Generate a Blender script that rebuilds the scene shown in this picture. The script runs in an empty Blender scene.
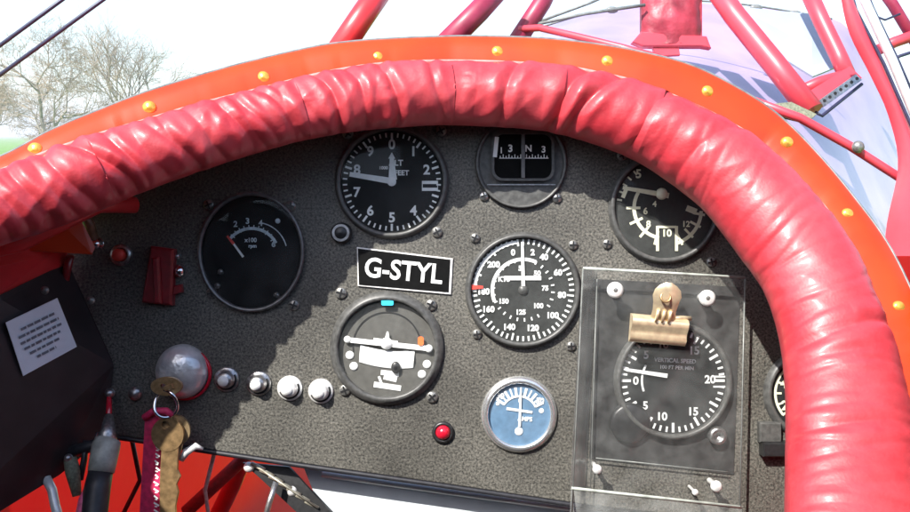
import bpy, math, random
from mathutils import Vector, Matrix, noise
random.seed(7)
S = 0.0007            # metres per unit of the cockpit frame (0.7 mm)
D = 878.0             # eye to panel distance in those units
sc = bpy.context.scene
C = sc.collection
PI = math.pi
PITCH = math.radians(7.8)
EYE = Vector((0, 0, 2.1))
# cockpit frame: X right, Y up along the panel, Z from the panel towards the pilot
ax = Vector((1, 0, 0)); az = Vector((0, -math.cos(PITCH), math.sin(PITCH))); ay = az.cross(ax)
R3 = Matrix((ax, ay, az)).transposed()
ORG = EYE - az * D * S
M = Matrix.Translation(ORG) @ R3.to_4x4()

def q(px, py, h=0.0):
    k = (D - h) / D
    return Vector(((px - 455) * k, (256 - py) * k, h))

# ---------------------------------------------------------------- materials
def newmat(name):
    m = bpy.data.materials.new(name); m.use_nodes = True
    return m, m.node_tree.nodes, m.node_tree.links, m.node_tree.nodes['Principled BSDF']
def mat(name, col, rough=0.5, metal=0.0, nscale=300, var=0.25, bump=0.0, bscale=None, coat=0.0, spec=0.5, detail=4, bdist=0.0004):
    m, N, L, b = newmat(name)
    tc = N.new('ShaderNodeTexCoord')
    nz = N.new('ShaderNodeTexNoise'); nz.inputs['Scale'].default_value = nscale; nz.inputs['Detail'].default_value = detail
    L.new(tc.outputs['Object'], nz.inputs['Vector'])
    cr = N.new('ShaderNodeValToRGB')
    cr.color_ramp.elements[0].position = 0.3; cr.color_ramp.elements[1].position = 0.7
    cr.color_ramp.elements[0].color = (*[c * (1 - var) for c in col], 1)
    cr.color_ramp.elements[1].color = (*[min(1, c * (1 + var)) for c in col], 1)
    L.new(nz.outputs['Fac'], cr.inputs['Fac']); L.new(cr.outputs['Color'], b.inputs['Base Color'])
    b.inputs['Roughness'].default_value = rough; b.inputs['Metallic'].default_value = metal
    b.inputs['Specular IOR Level'].default_value = spec
    b.inputs['Coat Weight'].default_value = coat; b.inputs['Coat Roughness'].default_value = 0.15
    if bump:
        n2 = N.new('ShaderNodeTexNoise'); n2.inputs['Scale'].default_value = bscale or nscale; n2.inputs['Detail'].default_value = 5
        L.new(tc.outputs['Object'], n2.inputs['Vector'])
        bp = N.new('ShaderNodeBump'); bp.inputs['Strength'].default_value = bump; bp.inputs['Distance'].default_value = bdist
        L.new(n2.outputs['Fac'], bp.inputs['Height']); L.new(bp.outputs['Normal'], b.inputs['Normal'])
    return m
def clear(name, fac=0.06, tint=(1, 1, 1), rough=0.03, dust_haze=0.0):
    m, N, L, b = newmat(name); N.remove(b); out = N['Material Output']
    tr = N.new('ShaderNodeBsdfTransparent'); tr.inputs[0].default_value = (*tint, 1)
    gl = N.new('ShaderNodeBsdfGlossy'); gl.inputs['Roughness'].default_value = rough
    lw = N.new('ShaderNodeFresnel'); lw.inputs[0].default_value = 1.22
    mx = N.new('ShaderNodeMixShader')
    L.new(lw.outputs[0], mx.inputs[0]); L.new(tr.outputs[0], mx.inputs[1]); L.new(gl.outputs[0], mx.inputs[2])
    if dust_haze:  # pale diffuse veil: dust, and in place of milky grey reflections
        df = N.new('ShaderNodeBsdfDiffuse'); df.inputs[0].default_value = (.75, .78, .76, 1)
        m2 = N.new('ShaderNodeMixShader')
        tc = N.new('ShaderNodeTexCoord'); nz = N.new('ShaderNodeTexNoise'); nz.inputs['Scale'].default_value = 60; nz.inputs['Detail'].default_value = 8
        L.new(tc.outputs['Object'], nz.inputs['Vector'])
        mr = N.new('ShaderNodeMapRange'); mr.inputs[1].default_value = .35; mr.inputs[2].default_value = .75
        mr.inputs[3].default_value = dust_haze * .4; mr.inputs[4].default_value = dust_haze * 1.8
        L.new(nz.outputs['Fac'], mr.inputs[0]); L.new(mr.outputs[0], m2.inputs[0])
        L.new(mx.outputs[0], m2.inputs[1]); L.new(df.outputs[0], m2.inputs[2]); L.new(m2.outputs[0], out.inputs['Surface'])
    else:
        L.new(mx.outputs[0], out.inputs['Surface'])
    return m

def panel_mat(name, lo, hi):
    m, N, L, b = newmat(name)
    tc = N.new('ShaderNodeTexCoord')
    vo = N.new('ShaderNodeTexNoise'); vo.inputs['Scale'].default_value = 620; vo.inputs['Detail'].default_value = 3; vo.inputs['Roughness'].default_value = .7
    L.new(tc.outputs['Object'], vo.inputs['Vector'])
    cr = N.new('ShaderNodeValToRGB'); e = cr.color_ramp.elements
    e[0].position = .34; e[0].color = (*lo, 1); e[1].position = .68; e[1].color = (*hi, 1)
    L.new(vo.outputs['Fac'], cr.inputs['Fac'])
    big = N.new('ShaderNodeTexNoise'); big.inputs['Scale'].default_value = 14; big.inputs['Detail'].default_value = 6
    L.new(tc.outputs['Object'], big.inputs['Vector'])
    mr = N.new('ShaderNodeMapRange'); mr.inputs[1].default_value = .3; mr.inputs[2].default_value = .7; mr.inputs[3].default_value = .62; mr.inputs[4].default_value = 1.35
    L.new(big.outputs['Fac'], mr.inputs[0])
    mx = N.new('ShaderNodeMix'); mx.data_type = 'RGBA'; mx.blend_type = 'MULTIPLY'; mx.inputs[0].default_value = 1
    L.new(cr.outputs['Color'], mx.inputs[6]); L.new(mr.outputs[0], mx.inputs[7]); L.new(mx.outputs[2], b.inputs['Base Color'])
    b.inputs['Roughness'].default_value = .5
    bp = N.new('ShaderNodeBump'); bp.inputs['Strength'].default_value = .6; bp.inputs['Distance'].default_value = .0006
    L.new(vo.outputs['Fac'], bp.inputs['Height']); L.new(bp.outputs['Normal'], b.inputs['Normal'])
    return m
def cloth_glow(name, col, t=.5):
    m, N, L, b = newmat(name); out = N['Material Output']
    b.inputs['Base Color'].default_value = (*col, 1); b.inputs['Roughness'].default_value = .6
    tc = N.new('ShaderNodeTexCoord'); w = N.new('ShaderNodeTexNoise'); w.inputs['Scale'].default_value = 25; w.inputs['Detail'].default_value = 5
    L.new(tc.outputs['Object'], w.inputs['Vector'])
    bp = N.new('ShaderNodeBump'); bp.inputs['Strength'].default_value = .4; bp.inputs['Distance'].default_value = .004
    L.new(w.outputs['Fac'], bp.inputs['Height']); L.new(bp.outputs['Normal'], b.inputs['Normal'])
    tl = N.new('ShaderNodeBsdfTranslucent'); tl.inputs[0].default_value = (*col, 1)
    mx = N.new('ShaderNodeMixShader'); mx.inputs[0].default_value = t
    L.new(b.outputs[0], mx.inputs[1]); L.new(tl.outputs[0], mx.inputs[2]); L.new(mx.outputs[0], out.inputs['Surface'])
    return m

PANEL = panel_mat('crackle_black', (.017, .017, .015), (.165, .156, .134))
def leather():
    m = mat('red_leather', (.45, .028, .04), .46, nscale=70, var=.16, bump=.45, bscale=520, coat=.16, bdist=.00035)
    N = m.node_tree.nodes; L = m.node_tree.links; b = N['Principled BSDF']
    src = b.inputs['Base Color'].links[0].from_socket
    tc = [n for n in N if n.type == 'TEX_COORD'][0]
    nz = N.new('ShaderNodeTexNoise'); nz.inputs['Scale'].default_value = 16; nz.inputs['Detail'].default_value = 9; nz.inputs['Roughness'].default_value = .72
    L.new(tc.outputs['Object'], nz.inputs['Vector'])
    mr = N.new('ShaderNodeMapRange'); mr.inputs[1].default_value = .42; mr.inputs[2].default_value = .72; mr.inputs[4].default_value = .6; L.new(nz.outputs['Fac'], mr.inputs[0])
    mx = N.new('ShaderNodeMix'); mx.data_type = 'RGBA'; mx.inputs[7].default_value = (.54, .085, .10, 1)
    L.new(mr.outputs[0], mx.inputs[0]); L.new(src, mx.inputs[6]); L.new(mx.outputs[2], b.inputs['Base Color'])
    rr = N.new('ShaderNodeMapRange'); rr.inputs[3].default_value = .36; rr.inputs[4].default_value = .6; L.new(nz.outputs['Fac'], rr.inputs[0]); L.new(rr.outputs[0], b.inputs['Roughness'])
    return m
LEATHER = leather()
ORANGE = mat('orange_paint', (.58, .042, .003), .4, nscale=22, var=.22, coat=.2, spec=.4, bump=.1, bscale=30, bdist=.001)
BRASS = mat('dome_brass', (.92, .50, .09), .26, metal=.65, nscale=300, var=.1)  # orange brass of the dome screws
GREYBEAD = mat('grey_bead', (.16, .17, .17), .45, nscale=200, var=.3)
BLACKP = mat('black_satin', (.018, .018, .019), .38, nscale=400, var=.3, bump=.15, bscale=900)
BEZEL = mat('bezel_grey', (.075, .075, .072), .42, nscale=300, var=.35, bump=.1, bscale=600)
DIAL = mat('dial_black', (.009, .010, .011), .7, spec=.1, nscale=300, var=.2)
DIALG = mat('dial_grey', (.032, .034, .033), .7, spec=.2, nscale=300, var=.2)
DIALB = mat('dial_blue', (.10, .19, .30), .5, nscale=200, var=.15)
WHITE = mat('marking_white', (.78, .79, .78), .6, nscale=300, var=.06)
CREAM = mat('marking_cream', (.78, .78, .58), .6, nscale=300, var=.08)
REDM = mat('marking_red', (.75, .06, .04), .5, nscale=300, var=.1)
ORM = mat('marking_orange', (.85, .18, .04), .5, nscale=300, var=.1)
CYAN = mat('marking_cyan', (.04, .55, .85), .5, nscale=300, var=.1)
CHROME = mat('chrome', (.75, .76, .78), .16, metal=1, nscale=60, var=.12, bump=.1, bscale=80)
LOCKC = mat('mottled_chrome', (.9, .92, .95), .3, metal=.55, nscale=90, var=.45, bump=.5, bscale=120, bdist=.002)  # chrome with a blotchy grey and white tone
STEEL = mat('worn_steel', (.42, .42, .42), .36, metal=.9, nscale=500, var=.35)
WSTEEL = mat('white_metal', (.8, .8, .78), .35, metal=.3, nscale=200, var=.1)
SCREW = mat('dark_screw', (.24, .235, .22), .35, metal=.6, nscale=500, var=.4)
DKRED = mat('dark_red_plastic', (.22, .008, .014), .3, nscale=200, var=.25, coat=.3)
REDLENS = mat('red_lens', (.55, .01, .03), .15, nscale=200, var=.1, coat=.8)
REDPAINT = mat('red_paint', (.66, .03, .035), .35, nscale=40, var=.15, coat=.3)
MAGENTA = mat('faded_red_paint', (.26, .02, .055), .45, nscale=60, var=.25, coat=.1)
MAROON = mat('maroon_leather', (.28, .03, .05), .45, nscale=60, var=.45, bump=.6, bscale=90, bdist=.002)
SIDE = mat('side_panel_black', (.022, .014, .015), .5, nscale=50, var=.35, bump=.1, bscale=400)
PAPER = mat('placard_paper', (.8, .83, .88), .6, nscale=60, var=.05)
INK = mat('placard_ink', (.16, .17, .2), .6)
PINK = mat('pink_strap', (.55, .02, .10), .6, nscale=300, var=.25, bump=.4, bscale=900)
KEYB = mat('key_brass', (.42, .27, .13), .38, metal=.7, nscale=250, var=.35)
CLIPB = mat('clip_brass', (.92, .70, .46), .28, metal=.6, nscale=200, var=.2)
BROWN = mat('brown_rod', (.16, .09, .05), .4, nscale=300, var=.3)
PALE = mat('pale_grey_metal', (.55, .6, .62), .4, nscale=30, var=.12)
LAV = mat('lavender_reflection', (.37, .27, .41), .3, nscale=14, var=.2, coat=.5)  # windscreen reflections put into the base colour
PALEBLUE = mat('pale_blue_reflection', (.31, .36, .48), .35, nscale=12, var=.18, coat=.4)  # bluish reflection put into the base colour
PINKP = mat('pink_red_paint', (.60, .05, .075), .42, nscale=30, var=.18, coat=.3)
OLIVE = mat('grey_green_cloth', (.16, .17, .12), .8, nscale=500, var=.4, bump=.4, bscale=700)
EDGE = mat('acrylic_edge', (.4, .43, .39), .25, nscale=120, var=.3)
BACK = mat('holder_back', (.034, .034, .034), .4, nscale=160, var=.4, bump=.12, bscale=500)
HOSE = mat('black_rubber', (.02, .02, .025), .45, nscale=300, var=.3)
WIRE = mat('wire_dark', (.03, .03, .07), .4, nscale=300, var=.2)
REDCLOTH = cloth_glow('red_fabric', (.55, .006, .008), .4)
GLASS = clear('instrument_glass', dust_haze=.022)
ACRYL = clear('clear_acrylic', rough=.06, dust_haze=.022)
BARK = mat('bark', (.25, .22, .18), .9, nscale=3, var=.3)
TWIG = mat('twigs', (.30, .23, .16), .9, nscale=3, var=.3)
GRASS = mat('grass', (.11, .24, .025), .9, nscale=.6, var=.35)

# ---------------------------------------------------------------- mesh builder
class MB:
    def __init__(s): s.v = []; s.f = []; s.sm = []
    def lift(s, vs):
        # every flat mark lies a hair above the one before it
        s.k = getattr(s, 'k', 0) + 1; dz = (s.k % 40)*.03
        return [(v[0], v[1], v[2]+dz) for v in vs]
    def add(s, vs, fs, smooth=False, flat=False):
        if flat: vs = s.lift(vs)
        o = len(s.v); s.v += [Vector(v) for v in vs]
        s.f += [tuple(i + o for i in f) for f in fs]; s.sm += [smooth] * len(fs)
        return s
    def prism(s, pts, z0, z1, bev=0.0):
        """closed outline (x,y) extruded z0..z1, with a small chamfer on the top edge"""
        n = len(pts)
        a = sum(pts[i][0] * pts[(i + 1) % n][1] - pts[(i + 1) % n][0] * pts[i][1] for i in range(n))
        if a < 0: pts = list(pts)[::-1]
        rings = [[(p[0], p[1], z0) for p in pts], [(p[0], p[1], z1 - bev) for p in pts]]
        if bev:
            P = [Vector((p[0], p[1])) for p in pts]; ins = []
            for i in range(n):
                d1 = (P[i] - P[i - 1]).normalized(); d2 = (P[(i + 1) % n] - P[i]).normalized()
                nn = Vector((-(d1.y + d2.y), d1.x + d2.x))
                nn = nn.normalized() if nn.length > 1e-6 else Vector((0, 0))
                ins.append(P[i] + nn * bev)
            rings.append([(p.x, p.y, z1) for p in ins])
        vs = [v for r in rings for v in r]; fs = []
        for k in range(len(rings) - 1):
            for i in range(n):
                j = (i + 1) % n; fs.append((k * n + i, k * n + j, (k + 1) * n + j, (k + 1) * n + i))
        fs.append(tuple(range(n))[::-1]); fs.append(tuple((len(rings) - 1) * n + i for i in range(n)))
        return s.add(vs, fs)
    def box(s, cx, cy, z0, w, h, d, rot=0, bev=0.0):
        c, sn = math.cos(math.radians(rot)), math.sin(math.radians(rot))
        return s.prism([(cx + x * c - y * sn, cy + x * sn + y * c) for x, y in ((-w/2, -h/2), (w/2, -h/2), (w/2, h/2), (-w/2, h/2))], z0, z0 + d, bev)
    def lathe(s, prof, cx=0, cy=0, n=64, smooth=True, sx=1.0, M4=None):
        vs = []; fs = []
        for r, z in prof:
            for i in range(n):
                a = 2 * PI * i / n; v = Vector((cx + r * sx * math.cos(a), cy + r * math.sin(a), z))
                vs.append(M4 @ v if M4 else v)
        for k in range(len(prof) - 1):
            for i in range(n):
                j = (i + 1) % n; fs.append((k * n + i, k * n + j, (k + 1) * n + j, (k + 1) * n + i))
        if prof[0][0] > 1e-6: pass
        return s.add(vs, fs, smooth)
    def disc(s, cx, cy, r, z, n=48, sx=1.0):
        return s.add([(cx + r * sx * math.cos(2*PI*i/n), cy + r * math.sin(2*PI*i/n), z) for i in range(n)], [tuple(range(n))])
    def dome(s, cx, cy, r, z, h, n=24, sx=1.0):
        return s.lathe([(r, z)] + [(max(.01, r * math.cos(a)), z + h * math.sin(a)) for a in [PI/2 * k / 8 for k in range(9)]], cx, cy, n, sx=sx)
    def tube(s, path, rad, n=12, cap=True, smooth=True):
        P = [Vector(p) for p in path]; rs = rad if isinstance(rad, (list, tuple)) else [rad] * len(P)
        up = Vector((0, 0, 1)); vs = []; fs = []
        t0 = (P[1] - P[0]).normalized()
        if abs(t0.dot(up)) > .95: up = Vector((1, 0, 0))
        u = (up - t0 * up.dot(t0)).normalized()
        for i, p in enumerate(P):
            t = (P[min(i+1, len(P)-1)] - P[max(i-1, 0)]).normalized()
            u = (u - t * u.dot(t)).normalized(); w = t.cross(u)
            for k in range(n):
                a = 2*PI*k/n; vs.append(p + (u*math.cos(a) + w*math.sin(a)) * rs[i])
        for i in range(len(P)-1):
            for k in range(n):
                j = (k+1) % n; fs.append((i*n+k, i*n+j, (i+1)*n+j, (i+1)*n+k))
        s.add(vs, fs, smooth)
        if cap:
            o = len(s.v) - len(vs)
            s.f.append(tuple(o + k for k in range(n))[::-1]); s.sm.append(False)
            s.f.append(tuple(o + (len(P)-1)*n + k for k in range(n))); s.sm.append(False)
        return s
    def arc(s, cx, cy, r0, r1, a0, a1, z, n=24, sx=1.0):
        """flat ring sector; angles clockwise from up, degrees"""
        vs = []
        for i in range(n+1):
            a = math.radians(a0 + (a1-a0)*i/n)
            for r in (r0, r1): vs.append((cx + r*sx*math.sin(a), cy + r*math.cos(a), z))
        return s.add(vs, [(2*i, 2*i+1, 2*i+3, 2*i+2) for i in range(n)], flat=True)
    def tick(s, r0, r1, a, w, z, sx=1.0):
        a = math.radians(a); d = Vector((math.sin(a), math.cos(a), 0)); e = Vector((d.y, -d.x, 0)) * w/2
        vs = [d*r0-e, d*r0+e, d*r1+e, d*r1-e]
        return s.add([(v.x*sx, v.y, z) for v in vs], [(3, 2, 1, 0)], flat=True)
    def bar(s, x0, y0, x1, y1, w, z, w1=None):
        w1 = w if w1 is None else w1
        d = Vector((x1-x0, y1-y0, 0)).normalized(); e = Vector((-d.y, d.x, 0))
        a, b = Vector((x0, y0, z)), Vector((x1, y1, z))
        return s.add([a-e*w/2, b-e*w1/2, b+e*w1/2, a+e*w/2], [(0, 1, 2, 3)], flat=True)
    def slab(s, pts, th):
        """curved/planar polygon in 3D given thickness along its own normal"""
        P = [Vector(p) for p in pts]; n = (P[1]-P[0]).cross(P[2]-P[0]).normalized() * th
        k = len(P); return s.add(P + [p-n for p in P], [tuple(range(k)), tuple(range(2*k-1, k-1, -1))] + [(i, k+i, k+(i+1)%k, (i+1)%k) for i in range(k)])
    def grid(s, rows, smooth=True):
        m = len(rows[0]); vs = [v for r in rows for v in r]
        return s.add(vs, [(i*m+j, i*m+j+1, (i+1)*m+j+1, (i+1)*m+j) for i in range(len(rows)-1) for j in range(m-1)], smooth)
    def text(s, t, x, y, size, z, rot=0, bold=.03, sx=1.0):
        vs, fs = glyphs(t, bold); c, sn = math.cos(math.radians(rot)), math.sin(math.radians(rot))
        return s.add([(x + (vx*sx*c - vy*sn)*size, y + (vx*sx*sn + vy*c)*size, z) for vx, vy in vs], fs, flat=True)
    def build(s, name, m, parent=None, origin=(0, 0, 0)):
        me = bpy.data.meshes.new(name); o3 = Vector(origin)
        me.from_pydata([tuple((v - o3) * S) for v in s.v], [], s.f); me.polygons.foreach_set('use_smooth', s.sm); me.update()
        me.materials.append(m); o = bpy.data.objects.new(name, me); C.objects.link(o)
        if parent: o.parent = parent; o.location = o3 * S
        else: o.matrix_world = M @ Matrix.Translation(o3 * S)
        return o
_g = {}
def glyphs(t, bold):
    if (t, bold) in _g: return _g[(t, bold)]
    cu = bpy.data.curves.new('t', 'FONT'); cu.body = t; cu.align_x = 'CENTER'; cu.align_y = 'CENTER'; cu.offset = bold; cu.resolution_u = 4
    o = bpy.data.objects.new('t', cu); C.objects.link(o); bpy.context.view_layer.update()
    me = bpy.data.meshes.new_from_object(o)
    r = ([(v.co.x, v.co.y) for v in me.vertices], [tuple(p.vertices) for p in me.polygons])
    # centre on its own box
    xs = [v[0] for v in r[0]]; ys = [v[1] for v in r[0]]; cx, cy = (min(xs)+max(xs))/2, (min(ys)+max(ys))/2
    r = ([(a-cx, b-cy) for a, b in r[0]], r[1])
    bpy.data.objects.remove(o); bpy.data.curves.remove(cu); bpy.data.meshes.remove(me)
    _g[(t, bold)] = r; return r
def tag(o, label, cat=None, group=None, kind=None):
    if label: o['label'] = label
    if cat: o['category'] = cat
    if group: o['group'] = group
    if kind: o['kind'] = kind
    return o
def thing(name, label, cat, base, rot=0, group=None):
    o = bpy.data.objects.new(name, None); C.objects.link(o); o.empty_display_size = .01
    o.matrix_world = M @ Matrix.Translation(Vector(base) * S) @ Matrix.Rotation(math.radians(rot), 4, 'Z')
    return tag(o, label, cat, group)
def smooth_path(pts, n):
    """Catmull-Rom through tuples of any length"""
    out = []; k = len(pts); L = [0]
    for i in range(1, k): L.append(L[-1] + math.dist(pts[i][:2], pts[i-1][:2]))
    for j in range(n):
        d = L[-1] * j/(n-1); i = 0
        while i < k-2 and L[i+1] < d: i += 1
        t = (d - L[i])/(L[i+1]-L[i])
        p0, p1, p2, p3 = pts[max(i-1, 0)], pts[i], pts[i+1], pts[min(i+2, k-1)]
        out.append([.5*((2*b) + (-a+c)*t + (2*a-5*b+4*c-e)*t*t + (-a+3*b-3*c+e)*t**3) for a, b, c, e in zip(p0, p1, p2, p3)])
    return out

# ---------------------------------------------------------------- instrument panel
outline = [(66, 429), (130, 437), (187, 446), (300, 463), (440, 483), (575, 503), (700, 520), (880, 545), (880, 380), (850, 250), (790, 165), (700, 110), (600, 85), (500, 75), (400, 78), (300, 90), (200, 125), (120, 165), (66, 195)]
po = [(x-455, 256-y) for x, y in outline]
mb = MB().prism(po, -5, 0, .8)
panel = mb.build('instrument_panel', PANEL, None)
tag(panel, 'black crackle finish instrument panel full of round dials under the red padding', 'instrument panel')
# black edging strip along the lower edge
e = MB(); lo = [(66, 430), (130, 438), (187, 447), (300, 464), (440, 484), (575, 504), (700, 521), (880, 546)]
e.tube([(x-455, 256-y-1.5, -1) for x, y in lo], 2.6, 8)
e.build('edge_strip', HOSE, panel)

def screw(parent, x, y, r=5.5, z=0, m=SCREW, name='screw', rot=None):
    s = MB().lathe([(r, z), (r, z+1.6), (r*.75, z+2.8), (.01, z+3.1)], x, y, 20)
    a = random.uniform(0, 180) if rot is None else rot
    o = s.build(name, m, parent, (x, y, z))
    sl = MB(); sl.box(x, y, z+2.7, r*1.5, r*.3, .7, a); sl.box(x, y, z+2.7, r*1.5, r*.3, .72, a+90)
    sl.build('slot', BLACKP, o, (0, 0, 0)).location = (-x*S, -y*S, -z*S)
    return o
def gauge(name, label, px, py, R, r, dial=DIAL, bez=BEZEL, rot=0, sx=1.0, corners=None, z0=0, depth=7, lip=True, scr=SCREW, sr=5.5, glass=True):
    prof = [(R, z0-1), (R, z0+2.5), (R-1.5, z0+3.5), (r+4, z0+depth), (r+1.5, z0+depth), (r, z0+depth-1), (r, z0+.6)]
    o = MB().lathe(prof, sx=sx, n=96).build(name, bez, panel)
    o.location = ((px-455)*S, (256-py)*S, 0); o.rotation_euler = (0, 0, math.radians(rot)); o['label'] = label
    MB().disc(0, 0, r+.5, z0+1, 64, sx).build('dial', dial, o)
    if glass: MB().dome(0, 0, r, z0+max(depth-3, 3.4), .8, 48, sx).build('glass', GLASS, o)
    for (x, y) in (corners or []):
        screw(o, x-px if x > 60 else x, py-y if x > 60 else y, sr, z0, scr)
    return o

# --- altimeter
G = gauge('altimeter', 'black altimeter with two thick white hands and numerals nought to nine', 392, 182, 57, 51, corners=[(348, 134), (441, 131), (437, 232)])
mk = MB()
for i in range(50): mk.tick(44.5 if i % 5 else 42, 49, i*7.2, 1.6 if i % 5 else 2.2, 1.6)
for i in range(10):
    if i == 3: continue
    a = math.radians(i*36); mk.text(str(i), 36.5*math.sin(a), 36.5*math.cos(a)+1, 13.5, 1.6)
mk.text('ALT', 4, 19, 8, 1.6); mk.text('FEET', 10, 9, 7, 1.6)
mk.text('1000', -8, 14, 4.5, 1.6)
mk.box(38, -4, 1.3, 16, 10, .3)
mk.build('markings', WHITE, G)
w = MB(); w.box(38, -4, 1.7, 14.5, 3.6, .2); w.build('pressure_window', DIAL, G)
n = MB(); n.bar(4, 0, -42, 7.5, 6.5, 3.4, 4.5); n.build('long_hand', WHITE, G)
n = MB(); n.bar(1, 2, 0, 24, 8.5, 3.0, 4); n.bar(0, 23, 0, 29, 7, 3.0, .5); n.lathe([(4.5, 3.6), (3, 4.4), (.01, 4.6)], 0, 0, 16); n.build('short_hand', WHITE, G)
k = MB(); k.lathe([(10.5, 0), (10.5, 6), (9, 9), (.01, 9.6)], -50, -51, 28); ko = k.build('setting_knob', BLACKP, G)
k = MB(); k.arc(-50, -51, 6.2, 8.6, 0, 360, 9.9, 28); k.build('knob_ring', STEEL, ko)

# --- magnetic compass
G = gauge('compass', 'dark round compass with a small black window above the airspeed dial', 521, 163, 46, 42, dial=BEZEL, depth=4, glass=False, corners=[(484, 196), (557, 198)], scr=STEEL, sr=5)
w = MB()
def rrect(x0, y0, x1, y1, r, n=6):
    out = []
    for cx, cy, a0 in ((x1-r, y1-r, 0), (x0+r, y1-r, 90), (x0+r, y0+r, 180), (x1-r, y0+r, 270)):
        for i in range(n+1):
            a = math.radians(a0 + 90*i/n); out.append((cx + r*math.cos(a), cy + r*math.sin(a)))
    return out
w.prism(rrect(-27, -16, 30, 28, 9), 1, 4.6); w.build('window', mat('compass_window_black', (.003, .003, .003), .6, spec=.08), G)
w = MB(); a = rrect(-29.5, -18.5, 32.5, 30.5, 10.5); b = rrect(-27, -16, 30, 28, 9); nn = len(a)
w.add([(x, y, 7) for x, y in a] + [(x, y, 7) for x, y in b] + [(x, y, 4) for x, y in a] + [(x, y, 4) for x, y in b],
      [(i, (i+1) % nn, nn+(i+1) % nn, nn+i) for i in range(nn)] + [(2*nn+i, 2*nn+(i+1) % nn, (i+1) % nn, i) for i in range(nn)] + [(nn+i, nn+(i+1) % nn, 3*nn+(i+1) % nn, 3*nn+i) for i in range(nn)])
w.build('window_frame', BEZEL, G)
w = MB(); w.box(1.5, 6, 7, 3.4, 43, 1.5); w.build('lubber_line', mat('lubber_grey', (.12, .12, .12), .5), G)
w = MB()
for i in range(17): w.bar(-21+i*2.9, 4, -21+i*2.9, 8 if i % 2 else 6.6, .8, 5)
w.bar(-22, 4.2, 27, 4.2, .7, 5)
w.text('3', -11, 14, 10, 5); w.text('N', 7, 14, 9, 5); w.text('3', 22, 13, 9, 5); w.bar(-20, 9, -20, 15, 1.2, 5)
w.bar(-26.5, 5, -24.5, 25, 4, 7.2); w.build('markings', WHITE, G)
w = MB(); w.bar(-34, -22, 34, -22, 1, 4.2); w.build('plate_line', STEEL, G)

# --- airspeed indicator
G = gauge('airspeed_indicator', 'black airspeed dial with double ring of white figures and upright white needle', 523, 290, 58, 52, dial=DIALG, corners=[(475, 238), (477, 334), (573, 245), (571, 346)], scr=SCREW, sr=5)
mk = MB()
for i in range(56): mk.tick(46 if i % 5 else 44, 51, i*360/56, 1.9, 1.6)
mk.arc(0, 0, 46.5, 50, -92, -8, 1.6)
mk.arc(0, 0, 29, 32.5, -112, 25, 1.6)
for i, (t, an) in enumerate((('40', 32), ('60', 63), ('80', 97), ('100', 130), ('120', 165), ('140', 200), ('160', 241), ('180', 268), ('200', 311), ('0', 345), ('2', 14))):
    a = math.radians(an); mk.text(t, 39*math.sin(a), 39*math.cos(a), 8.2, 1.6, bold=.05)
for i in range(26):
    if 112 < i*360/26 < 340 or i*360/26 < 110: mk.tick(28, 31.5, i*360/26+25, 1.5, 1.6)
for i, (t, an) in enumerate((('50', 40), ('75', 85), ('100', 135), ('125', 185), ('150', 240), ('KTS', 300), ('5', -8))):
    a = math.radians(an); mk.text(t, 22*math.sin(a), 22*math.cos(a), 6.8, 1.6, bold=.05)
mk.bar(-19, 12, 18, 12, 4.2, 1.8)
mk.build('markings', WHITE, G)
n = MB(); n.bar(0, 4, -1, 48, 3.6, 4, 2.4); n.build('needle', WHITE, G)
n = MB(); n.bar(-58+3, 3, -40, 3, 5.5, 4, 2.5); n.build('red_pointer', REDM, G)
n = MB(); n.lathe([(5, 1.8), (4, 3.4), (.01, 3.8)], 0, 0, 20); n.build('hub', BEZEL, G)

# --- engine gauge upper right
G = gauge('manifold_gauge', 'black dial with bold cream arcs half hidden by the red padding', 664, 208, 56, 50, dial=DIALG, corners=[(607, 244), (711, 262), (622, 156)], sr=5)
mk = MB()
mk.arc(0, 0, 28.5, 32, -170, -55, 1.6); mk.arc(2, -2, 33, 36.5, 92, 165, 1.6)
for a in (-165, -140, -115, -90): mk.tick(24, 38, a, 2.6, 1.6)
for a in (100, 118, 136, 154): mk.tick(29, 41, a, 2.4, 1.6)
for a in (-80, -70, -60, -50, -40): mk.tick(43, 48, a, 1.8, 1.6)
mk.bar(-7, -18, -7, -43, 3, 1.6); mk.bar(12, -18, 12, -43, 3, 1.6); mk.bar(-7, -19, 12, -19, 2.4, 1.6)
mk.text('10', 3, -25, 10, 1.6); mk.text('8', -16, -16, 9, 1.6); mk.text('6', -19, -3, 9, 1.6); mk.text('4', -10, 4, 8, 1.6); mk.text('12', 22, -16, 8, 1.6); mk.text('5', -26, 34, 12, 1.6)
mk.build('markings', CREAM, G)
n = MB(); n.bar(4, 12, -42, 20, 5.5, 4, 3.5); n.bar(-42, 10, -38, 20, 4, 4); n.lathe([(6, 3), (5, 5), (.01, 5.4)], -3, 14, 20); n.build('needle', CREAM, G)
n = MB(); n.bar(22, 0, 32, -4, 6, 1.7); n.build('maker_plate', CREAM, G)

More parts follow.
